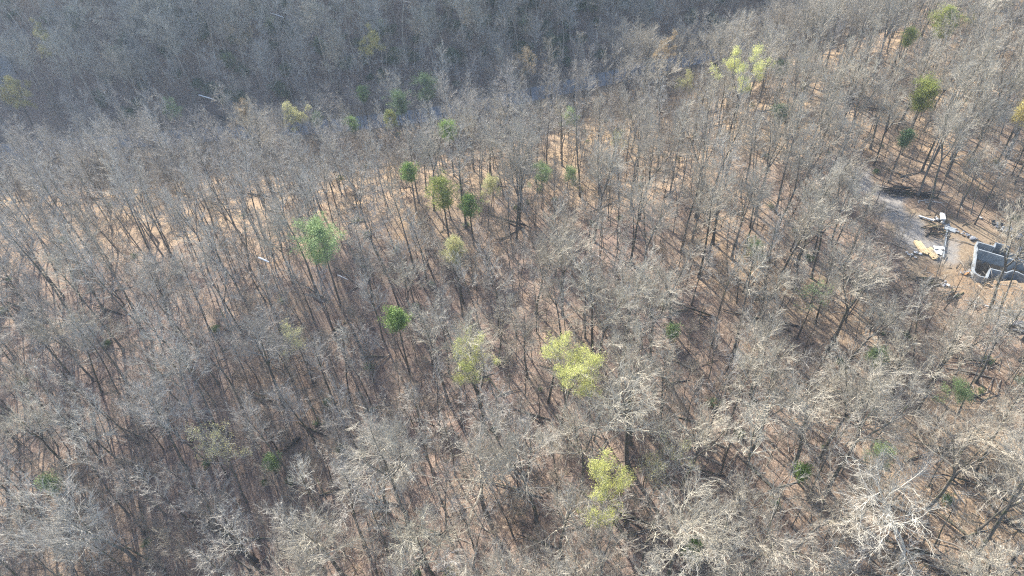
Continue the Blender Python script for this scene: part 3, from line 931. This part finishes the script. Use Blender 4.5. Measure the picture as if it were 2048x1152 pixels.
pile('log_pile', 'dark stack of logs left of the pale branch heap below the plot', 'log pile', 1905, 590, 9, 3.0, .12, .5, 1.2, .8, M['trunk'], 'log', .3, .5, 25)
pile('branch_heap', 'heap of white peeled branches on the slope below the plot', 'branch heap', 1993, 621, 16, 1.7, .08, -.6, 1.0, .9, M['palestone'], 'branch', .5, .35, 26)
pile('branch_heap', 'grey tangled branch heap left of the white peeled branches', 'branch heap', 1952, 609, 16, 1.7, .07, .2, 1.1, .8, M['limb'], 'branch', .5, .8, 27)
pile('log_pile', 'stacked split logs at the right edge below the plot', 'log pile', 2040, 655, 12, 3.4, .15, -.3, 1.0, 1.3, M['stone'], 'log', .6, .12, 28)
pile('branch_heap', 'loose pale sticks right of the white peeled branches', 'branch heap', 2028, 632, 12, 1.6, .07, -.4, 1.4, .9, M['palestone'], 'branch', .2, .7, 29)
rubble('rubble_pile', 'grey concrete rubble pile behind the foundation at the right edge', 'rubble', 2022, 467, 40, .38, 4.6, 1.1, heading((1998, 456), (2046, 478)), [M['stone'], M['concrete'], M['palestone'], M['steel']], 31)
rubble('rubble_row', 'low row of grey stones leading to the foundation corner', 'rubble', 1932, 471, 24, .26, 3.4, .5, heading((1912, 461), (1952, 481)), [M['stone'], M['concrete_dark']], 32, 'stone')
rubble('stone_scatter', 'few white stones on the gravel left of the lumber', 'stones', 1828, 508, 8, .22, 1.0, 1.2, 0, [M['palestone'], M['white']], 33, 'stone')
rubble('stone_scatter', 'pale stones beside the dark felled logs', 'stones', 1888, 569, 8, .22, .8, .9, 0, [M['palestone'], M['stone']], 34, 'stone')
rubble('soil_rubble', 'brown broken stones at the curved end of the retaining wall', 'stones', 1934, 545, 12, .25, 1.4, 1.0, 0, [M['sand'], M['stone']], 35, 'stone')
# narrow stone edging beside the drive
E = [at(px, py) for px, py in [(1894, 459), (1891, 475), (1888, 495), (1885, 517)]]
e0 = Vector(E[0])
mb = MB()
me = wall_mesh('stone_edging', [Vector(p) for p in E], [p[2] + .4 for p in E], .8, .26, M['concrete'])
tag(obj('stone_edging', me), 'narrow pale retaining wall running down beside the lumber', 'retaining wall')
x, y, z = at(1900, 459)
mb = MB(); mb.box((0, 0, .08), (2.0, 1.3, .22), heading((1894, 456), (1908, 461)))
tag(obj('stone_slab', mb.mesh('stone_slab', M['concrete']), loc=(x, y, z)), 'grey slab at the head of the narrow retaining wall', 'slab')
# white boulders at the open road end
for i, (px, py, r, lab) in enumerate([(1436, 117, .95, 'large white boulder on the verge at the open end of the road'), (1443, 121, .6, 'small white boulder in front of the large white boulder by the road'),
                                      (1452, 111, .7, 'white boulder farthest right beside the open road')]):
    x, y, z = at(px, py); mb = MB(); mb.rock((0, 0, r * .35), r, 60 + i, .6)
    tag(obj('boulder', mb.mesh('boulder', M['white']), loc=(x, y, z)), lab, 'boulder', 'white boulders by the road')

# bleached broken poles caught in the treetops
def snag(px, py, qx, qy, up, r, label):
    a, b = Vector(at(px, py, up)) + Vector((0, 0, up)), Vector(at(qx, qy, up)) + Vector((0, 0, up))
    d = b - a; rg = random.Random(px)
    mb = MB()
    mb.tube([Vector((0, 0, 0)), d * .3 + Vector((0, 0, .03)), d * .7, d], [r, r * .95, r * .85, r * .6], 8)
    t = thing('broken_pole', label, 'dead branch', tuple(a), 0, 'bleached dead poles caught in the wood')
    obj('stem', mb.mesh('stem', M['white']), t)
    s = MB(); s.tube([d * .6, d * .7 + d.orthogonal().normalized() * .35], [r * .45, r * .2], 5); obj('stub', s.mesh('stub', M['white']), t)
snag(517, 515, 538, 524, 16, .14, 'brightest white dead pole caught in treetops left of the big soft pine')
snag(677, 468, 690, 473, 6, .08, 'thin pale dead pole just right of the big soft pine')
snag(675, 550, 696, 559, 8, .09, 'dull pale dead pole below the big soft pine')
snag(538, 25, 568, 35, 12, .16, 'long pale dead pole in the far hillside at the top')
snag(398, 190, 428, 199, 12, .17, 'pale dead pole above the road line at the left')
snag(806, 2, 826, 6, 12, .13, 'pale dead pole at the very top edge left of centre')

# fallen trunks on the forest floor
def fallen(p, q, r, label, mat='dark', branches=3, lift=.0):
    a, b = Vector(at(*p)), Vector(at(*q))
    d = b - a; n = 6
    rg = random.Random(int(p[0] + q[1]))
    t = thing('fallen_trunk', label, 'fallen trunk', tuple(a), 0, 'fallen trunks on the leaf litter')
    pts = []
    for i in range(n + 1):
        f = i / n; x = a.x + d.x * f; y = a.y + d.y * f
        pts.append(Vector((x - a.x, y - a.y, gz(x, y) - a.z + r * .8 + lift * f)) + Vector((rg.gauss(0, .05), rg.gauss(0, .05), 0)))
    mb = MB(); mb.tube(pts, [r * (1 - .6 * i / n) for i in range(n + 1)], 8)
    obj('trunk', mb.mesh('trunk', M[mat], True), t)
    for k in range(branches):
        f = rg.uniform(.45, .95); c = pts[min(n, int(f * n))]
        e = (d.normalized() + Vector((rg.gauss(0, .7), rg.gauss(0, .7), rg.uniform(.1, .5)))).normalized()
        mb = MB(); mb.tube([c, c + e * rg.uniform(1, 2.2)], [r * .35, .02], 5); obj('branch', mb.mesh('branch', M[mat]), t)
    return t
fallen((515, 1125), (405, 1025), .36, 'thick dark fallen trunk pointing up left near the bottom left')
fallen((500, 1110), (398, 1040), .22, 'thinner pale fallen trunk beside the thick dark one', 'trunk')
fallen((560, 1075), (462, 1076), .16, 'straight fallen pole lying level at the right of the dark trunks', 'trunk', 1)
fallen((430, 1100), (400, 1075), .13, 'short fallen stem left of the thick dark trunk', 'trunk', 1)
fallen((1320, 238), (1365, 200), .22, 'dark leaning fallen trunk below the open road', 'dark', 4)
fallen((1240, 400), (1180, 425), .22, 'dark fallen trunk across the draw', 'dark', 3)
fallen((1650, 250), (1560, 238), .16, 'thin fallen trunk on the open slope below the lime tree', 'trunk', 2)
fallen((1700, 560), (1655, 520), .18, 'fallen trunk left of the gravel drive', 'trunk', 3)
fallen((600, 875), (570, 905), .3, 'dark rotten log beside the ravine', 'dark', 5)
fallen((1200, 1045), (1140, 1060), .15, 'thin fallen limb beneath the brightest lime tree', 'trunk', 2)
fallen((1745, 1045), (1800, 1048), .16, 'dark fallen limb across the long shadows at lower right', 'dark', 2)
fallen((1000, 480), (1045, 455), .17, 'fallen stem at the left rim of the draw', 'dark', 3)
fallen((90, 330), (140, 300), .2, 'fallen trunk near the pale path at the left edge', 'trunk', 3)
fallen((1330, 395), (1355, 375), .16, 'short dark log by the forked tree right of the draw', 'dark', 1)

# ------------------------------------------------------------------ named bare trees of the photo
TREES = []       # (x, y, z, variant, scale, rz, tilt, fixed label or None)
def bare_at(px, py, var, sc, label=None, rz=None, lean=(0, 0)):
    H = VARIANTS[var]['H'] * sc
    x, y, z = at(px, py, H * .8)
    TREES.append([x, y, z, var, sc, rz if rz is not None else random.uniform(0, 6.28), lean, label])
    FIXED.append((x, y, VARIANTS[var]['r'] * sc * .6))
    if label:
        ax, ay, ad = project(x, y, z + H * .8)
        SEEN.append((ax, ay, VARIANTS[var]['r'] * sc * .75 * FPX / ad, ad))
bare_at(1275, 790, BIG1, 1.0, 'old bare tree with a long dark mossy trunk and star of pale limbs')
bare_at(945, 690, CREAM, .98, 'brightest cream twigged bare crown above the thinly leafed lime tree')
bare_at(1900, 1015, PALE, .95, 'great white barked tree with crooked limbs in the bottom right corner', lean=(.25, .12))
bare_at(515, 695, BIG3, .88, 'wide pale grey crown halfway between the vivid pine and left edge')
bare_at(955, 905, BIG1, .92, 'broad bright branched bare tree left of the brightest lime tree')
bare_at(1165, 875, BIG2, .8, 'flat spreading bare crown between the two brighter lime trees')
bare_at(300, 830, BIG3, .85, 'spreading silver grey crown above the lower left ravine')
bare_at(165, 1010, BIG3, .92, 'wide pale crown of curved limbs nearest the bottom left corner')
bare_at(1360, 1055, BIG2, .95, 'dense cream crown right of the brightest lime tree at the bottom')
bare_at(640, 1050, BIG1, .88, 'bright branching crown right of the dark fallen trunks')
bare_at(850, 1075, CREAM, .9, 'cream coloured bushy crown at the bottom left of centre')
bare_at(1755, 975, BIG2, .72, 'crooked bare tree among long trunk shadows left of the white tree')
bare_at(1450, 75, BIG2, .95, 'wide open crown standing over the open end of the road')
bare_at(735, 905, BIG3, .85, 'tangled bare crown over the middle of the bottom left quarter')
bare_at(1640, 820, BIG1, .85, 'bushy tan crown of the lower right, left of the soft green tree')
bare_at(1940, 900, BIG2, .85, 'crown of curling pale limbs above the white barked tree')
bare_at(1120, 1010, BIG1, .75, None)
bare_at(290, 560, BIG3, .75, None)
bare_at(660, 110, CREAM, .8, 'palest crown against the dark far hillside, left of the yellow tree')

seen_all()
# ------------------------------------------------------------------ random wood
def visible(px, py, m=120):
    return -m < px < 2048 + m and -m - 60 < py < 1152 + m + 60
def scatter():
    pts = []
    cell = {}
    fx = np.array([(a, b, c) for a, b, c in FIXED])
    def ok(x, y, rmin):
        ci, cj = int(x // 8), int(y // 8)
        for i in range(ci - 1, ci + 2):
            for j in range(cj - 1, cj + 2):
                for (a, b, r) in cell.get((i, j), ()):
                    if (a - x) ** 2 + (b - y) ** 2 < (.5 * (r + rmin)) ** 2:
                        return False
        return True
    N = 150000
    X = RNG.uniform(-250, 265, N); Y = RNG.uniform(18, 345, N)
    Zg = ground(X, Y)
    S = poly_dist(ROAD, X, Y)
    inplot = in_poly(PLOT, X, Y)
    gd = np.abs(poly_dist(np.array(GRAV), X, Y))
    DD = np.abs(poly_dist(DRAW, X, Y))
    for x, y, z, s, ip, g, dd in zip(X, Y, Zg, S, inplot, gd, DD):
        if ip or abs(s) < 6.5 or g < 3.0:
            continue
        px, py, d = project(x, y, z + 14)
        if d < 5 or not visible(px, py, 160):
            continue
        q = random.random()
        thick = dd < 16 or (x < 20 and y < 112)
        if thick and q < .5 and random.random() < .15: q = .9
        if q < .5: sp, kind = random.uniform(3.0, 4.5), 'canopy'
        elif q < .72: sp, kind = random.uniform(2.4, 3.4), 'pole'
        else: sp, kind = random.uniform(1.3, 2.1) if thick else random.uniform(1.6, 2.7), 'young'
        # the open slope at the right of the plot and the bright slope carry thin tall stems
        if not ok(x, y, sp):
            continue
        if len(fx) and ((fx[:, 0] - x) ** 2 + (fx[:, 1] - y) ** 2 < (fx[:, 2] * .75 + .6) ** 2).any():
            continue
        # keep the sight line to the plot free of nearer tall crowns
        if 1700 < px and kind != 'young':
            pb = project(x, y, z + 15)
            if 1770 < pb[0] < 2048 and 415 < pb[1] < 625 and random.random() < .55:
                continue
        vr = {'canopy': 3.6, 'pole': 2.4, 'young': 1.8}[kind]
        hid = False
        for hz in {'canopy': (17, 13, 7), 'pole': (14, 9), 'young': (5,)}[kind]:
            pb = project(x, y, z + hz)
            for ax, ay, ar, ad in SEEN:
                if pb[2] < ad and math.hypot(pb[0] - ax, pb[1] - ay) < ar * .8 + (vr * .55 if hz > 8 else .3) * FPX / pb[2]:
                    hid = True; break
            if hid: break
        if hid and random.random() < .96:
            continue
        if s > 6:
            if kind == 'young' and random.random() < .7: continue
            if kind == 'canopy' and random.random() < .45: continue
            if kind == 'pole' and random.random() < .5: continue
        cell.setdefault((int(x // 8), int(y // 8)), []).append((x, y, sp))
        var = random.choice({'canopy': CAN, 'pole': POL, 'young': YNG}[kind])
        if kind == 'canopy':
            # sunlit warmth put into bark colour: cream kinds right and near, grey left
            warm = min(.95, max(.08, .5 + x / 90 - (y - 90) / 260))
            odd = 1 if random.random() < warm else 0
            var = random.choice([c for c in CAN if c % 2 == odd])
        if s > 9 and kind != 'young' and random.random() < .85: var = random.choice(HIL)
        sc = random.uniform(.74, 1.14)
        pts.append([x, y, z - .05, var, sc, random.uniform(0, 6.28), (random.gauss(0, .055), random.gauss(0, .055)), None])
    return pts
wood = scatter()
ranked = []
for t in TREES + wood:
    H = VARIANTS[t[3]]['H'] * t[4]
    px, py, d = project(t[0], t[1], t[2] + H * .75)
    inside = 10 < px < 2038 and 10 < py < 1142
    ranked.append((0 if t[7] or t in TREES[:19] else 1, 0 if inside else 1, d / H, t, px, py))
ranked.sort(key=lambda r: r[:3])
single = ranked[:300]
rest = [r[3] for r in ranked[300:]]
print('trees', len(ranked), 'rest', len(rest))

ORD = ['nearest', 'second nearest', 'third nearest', 'fourth nearest', 'fifth nearest', 'sixth nearest', 'seventh nearest', 'eighth nearest', 'ninth nearest', 'tenth nearest',
       'eleventh nearest', 'twelfth nearest', 'thirteenth nearest', 'fourteenth nearest', 'fifteenth nearest']
LMS = [(project(x, y, gz(x, y) + 10)[:2], n) for x, y, n in LANDMARKS if n]
LMS += [((1275, 790), 'the mossy trunked tree'), ((515, 695), 'the wide pale crown'), ((955, 905), 'the broad bright crown'), ((165, 1010), 'the bottom left crown'),
        ((1900, 1015), 'the white barked tree'), ((850, 1075), 'the cream bushy crown'), ((300, 830), 'the silver grey crown'), ((1990, 500), 'the concrete foundation'), ((1360, 1055), 'the dense cream crown'),
        ((460, 1050), 'the dark fallen trunks')]
def direction(dx, dy):
    a = math.degrees(math.atan2(-dy, dx)) % 360
    return ['right of', 'above-right of', 'above', 'above-left of', 'left of', 'below-left of', 'below', 'below-right of'][int((a + 22.5) // 45) % 8]
def size_word(t):
    k = VARIANTS[t[3]]['kind']
    return {'canopy': 'tall bare tree', 'hill': 'tall pale bare tree', 'pole': 'slender bare tree', 'young': 'young bare tree', 'big': 'wide bare tree', 'cream': 'cream bare tree', 'pale': 'white bare tree'}[k]
used = {}
for r in single:
    t = r[3]
    if t[7]:
        continue
    lm = min(LMS, key=lambda L: (L[0][0] - r[4]) ** 2 + (L[0][1] - r[5]) ** 2)
    key = (size_word(t), direction(r[4] - lm[0][0], r[5] - lm[0][1]), lm[1])
    used.setdefault(key, []).append((math.hypot(r[4] - lm[0][0], r[5] - lm[0][1]), t))
for (sw, dr, ln), L in used.items():
    L.sort(key=lambda q: q[0])
    for i, (_, t) in enumerate(L):
        t[7] = '%s %s %s' % (sw, dr, ln) if len(L) == 1 else '%s %s %s, %s to it' % (sw, dr, ln, ORD[i])
        if len(t[7].split()) > 16: t[7] = t[7].replace(' to it', '')

def place_tree(t):
    x, y, z, var, sc, rz, (lx, ly), label = t
    v = VARIANTS[var]
    e = thing('bare_tree', label, 'tree', (x, y, z), 0, 'bare trees of the wood')
    e.rotation_euler = (lx, ly, rz)
    e.scale = (sc, sc, sc)
    obj('trunk', v['trunk'], e)
    obj('crown', v['crown'], e)
for r in single:
    place_tree(r[3])

# the hundreds of farther trees: one mass
def build_woods():
    me = bpy.data.meshes.new('woods')
    me.from_pydata([(t[0], t[1], t[2]) for t in rest], [], [])
    n = len(rest)
    a = me.attributes.new('kind_index', 'INT', 'POINT'); a.data.foreach_set('value', np.array([t[3] for t in rest], np.int32))
    a = me.attributes.new('turn', 'FLOAT_VECTOR', 'POINT'); a.data.foreach_set('vector', np.array([(t[6][0], t[6][1], t[5]) for t in rest], np.float32).ravel())
    a = me.attributes.new('size', 'FLOAT', 'POINT'); a.data.foreach_set('value', np.array([t[4] for t in rest], np.float32))
    o = tag(obj('woods', me), 'hundreds of bare grey trees covering the slopes and the far shaded hillside', 'woods', kind='stuff')
    g = bpy.data.node_groups.new('woods', 'GeometryNodeTree')
    g.interface.new_socket('Geometry', in_out='INPUT', socket_type='NodeSocketGeometry')
    g.interface.new_socket('Geometry', in_out='OUTPUT', socket_type='NodeSocketGeometry')
    gi = g.nodes.new('NodeGroupInput'); go = g.nodes.new('NodeGroupOutput')
    ip = g.nodes.new('GeometryNodeInstanceOnPoints')
    ci = g.nodes.new('GeometryNodeCollectionInfo')
    ci.inputs['Collection'].default_value = proto_col
    ci.inputs['Separate Children'].default_value = True
    ci.inputs['Reset Children'].default_value = True
    def attr(name, typ):
        nn = g.nodes.new('GeometryNodeInputNamedAttribute'); nn.data_type = typ
        nn.inputs['Name'].default_value = name
        return nn.outputs['Attribute']
    g.links.new(gi.outputs[0], ip.inputs['Points'])
    g.links.new(ci.outputs[0], ip.inputs['Instance'])
    ip.inputs['Pick Instance'].default_value = True
    g.links.new(attr('kind_index', 'INT'), ip.inputs['Instance Index'])
    e2r = g.nodes.new('FunctionNodeEulerToRotation')
    g.links.new(attr('turn', 'FLOAT_VECTOR'), e2r.inputs[0])
    g.links.new(e2r.outputs[0], ip.inputs['Rotation'])
    g.links.new(attr('size', 'FLOAT'), ip.inputs['Scale'])
    g.links.new(ip.outputs[0], go.inputs[0])
    md = o.modifiers.new('woods', 'NODES'); md.node_group = g
build_woods()

# ------------------------------------------------------------------ litter of sticks and logs, dark undergrowth
def instancer(name, pts, meshes, label, cat):
    """pts: (x, y, z, kind, (rx, ry, rz), scale); one uncountable mass"""
    col = bpy.data.collections.new(name + '_kinds')
    for i, me_ in enumerate(meshes):
        col.objects.link(bpy.data.objects.new('%s_kind_%02d' % (name, i), me_))
    me = bpy.data.meshes.new(name)
    me.from_pydata([(t[0], t[1], t[2]) for t in pts], [], [])
    a = me.attributes.new('kind_index', 'INT', 'POINT'); a.data.foreach_set('value', np.array([t[3] for t in pts], np.int32))
    a = me.attributes.new('turn', 'FLOAT_VECTOR', 'POINT'); a.data.foreach_set('vector', np.array([t[4] for t in pts], np.float32).ravel())
    a = me.attributes.new('size', 'FLOAT', 'POINT'); a.data.foreach_set('value', np.array([t[5] for t in pts], np.float32))
    o = tag(obj(name, me), label, cat, kind='stuff')
    g = bpy.data.node_groups['woods'].copy()
    for n_ in g.nodes:
        if n_.type == 'COLLECTION_INFO' or n_.bl_idname == 'GeometryNodeCollectionInfo':
            n_.inputs['Collection'].default_value = col
    md = o.modifiers.new(name, 'NODES'); md.node_group = g
def undergrowth():
    rg = random.Random(5)
    kinds = []
    for k in range(4):
        c = [Vector((rg.gauss(0, .8), rg.gauss(0, .8), abs(rg.gauss(1.3, .6)))) for _ in range(40)]
        kinds.append(leaf_mesh('laurel', c, .14, M['lf_dark'], 900, .28, 50 + k, .3))
    pts = []
    while len(pts) < 1500:
        x, y = rg.uniform(-260, 240), rg.uniform(195, 350)
        s_ = float(poly_dist(ROAD, np.array([x]), np.array([y]))[0])
        if s_ < 9 or math.sin(x * .06 + 1) + math.sin(y * .13 + x * .02) + rg.uniform(-1, 1) < -.5: continue
        pts.append((x, y, gz(x, y) - .1, rg.randrange(4), (0, 0, rg.uniform(0, 6.28)), rg.uniform(.7, 1.7)))
    for _ in range(160):
        x, y = rg.uniform(-110, 120), rg.uniform(25, 190)
        if in_poly(PLOT, np.array([x]), np.array([y]))[0]: continue
        pts.append((x, y, gz(x, y) - .1, rg.randrange(4), (0, 0, rg.uniform(0, 6.28)), rg.uniform(.25, .6)))
    instancer('undergrowth', pts, kinds, 'low dark evergreen undergrowth beneath the bare trees of the far hillside', 'undergrowth')
undergrowth()
def sticks():
    rg = random.Random(6)
    kinds = []
    for k in range(6):
        mb = MB()
        for _ in range(14):
            c = Vector((rg.uniform(-3, 3), rg.uniform(-3, 3), .07)); a = rg.uniform(0, 6.28); l = rg.uniform(.5, 2.6); r = rg.uniform(.018, .05)
            d = Vector((math.cos(a), math.sin(a), rg.uniform(-.02, .06))) * l
            mb.tube([c, c + d * .5 + Vector((rg.gauss(0, .08), rg.gauss(0, .08), .02)), c + d], [r, r * .8, r * .4], 4)
        kinds.append(mb.mesh('sticks', M[('limb', 'trunk', 'dark')[k % 3]]))
    for k in range(3):  # bigger fallen logs mixed in with the sticks
        mb = MB()
        for _ in range(2):
            c = Vector((rg.uniform(-2, 2), rg.uniform(-2, 2), .12)); a = rg.uniform(0, 6.28); l = rg.uniform(3.5, 8); r = rg.uniform(.08, .17)
            d = Vector((math.cos(a), math.sin(a), rg.uniform(0, .04))) * l
            mb.tube([c, c + d * .5 + Vector((rg.gauss(0, .12), rg.gauss(0, .12), .03)), c + d], [r, r * .85, r * .5], 6)
            mb.tube([c + d * .6, c + d * .8 + Vector((rg.gauss(0, .8), rg.gauss(0, .8), .4))], [r * .4, .02], 4)
        kinds.append(mb.mesh('logs', M[('trunk', 'dark', 'limb_brown')[k]]))
    pts = []
    for _ in range(2600):
        y = 22 + 200 * rg.random() ** 1.4; x = rg.uniform(-.95, .95) * (y + 40)
        s_ = float(poly_dist(ROAD, np.array([x]), np.array([y]))[0])
        if abs(s_) < 7: continue
        e = 1.5; h0 = gz(x, y)
        pts.append((x, y, h0, rg.randrange(6) if rg.random() < .86 else rg.randrange(6, 9), (math.atan2(gz(x, y + e) - h0, e), -math.atan2(gz(x + e, y) - h0, e), 0), rg.uniform(.8, 1.3)))
    instancer('fallen_wood', pts, kinds, 'countless fallen sticks and scattered logs strewn over the brown leaf litter', 'sticks')
sticks()

# ------------------------------------------------------------------ hazy air
def haze():
    mb = MB()
    x0, x1, y0, y1, z0, z1 = -2600, 2600, -2600, 3600, -60, 96
    mb.box(((x0 + x1) / 2, (y0 + y1) / 2, (z0 + z1) / 2), (x1 - x0, y1 - y0, z1 - z0))
    m = bpy.data.materials.new('haze'); m.use_nodes = True
    nt = m.node_tree
    for n in list(nt.nodes): nt.nodes.remove(n)
    o = nt.nodes.new('ShaderNodeOutputMaterial'); v = nt.nodes.new('ShaderNodeVolumePrincipled')
    v.inputs['Color'].default_value = (.66, .80, 1.0, 1); v.inputs['Density'].default_value = .00027; v.inputs['Anisotropy'].default_value = .35
    nt.links.new(v.outputs[0], o.inputs['Volume'])
    return tag(obj('haze', mb.mesh('haze', m)), kind='stuff')
haze()
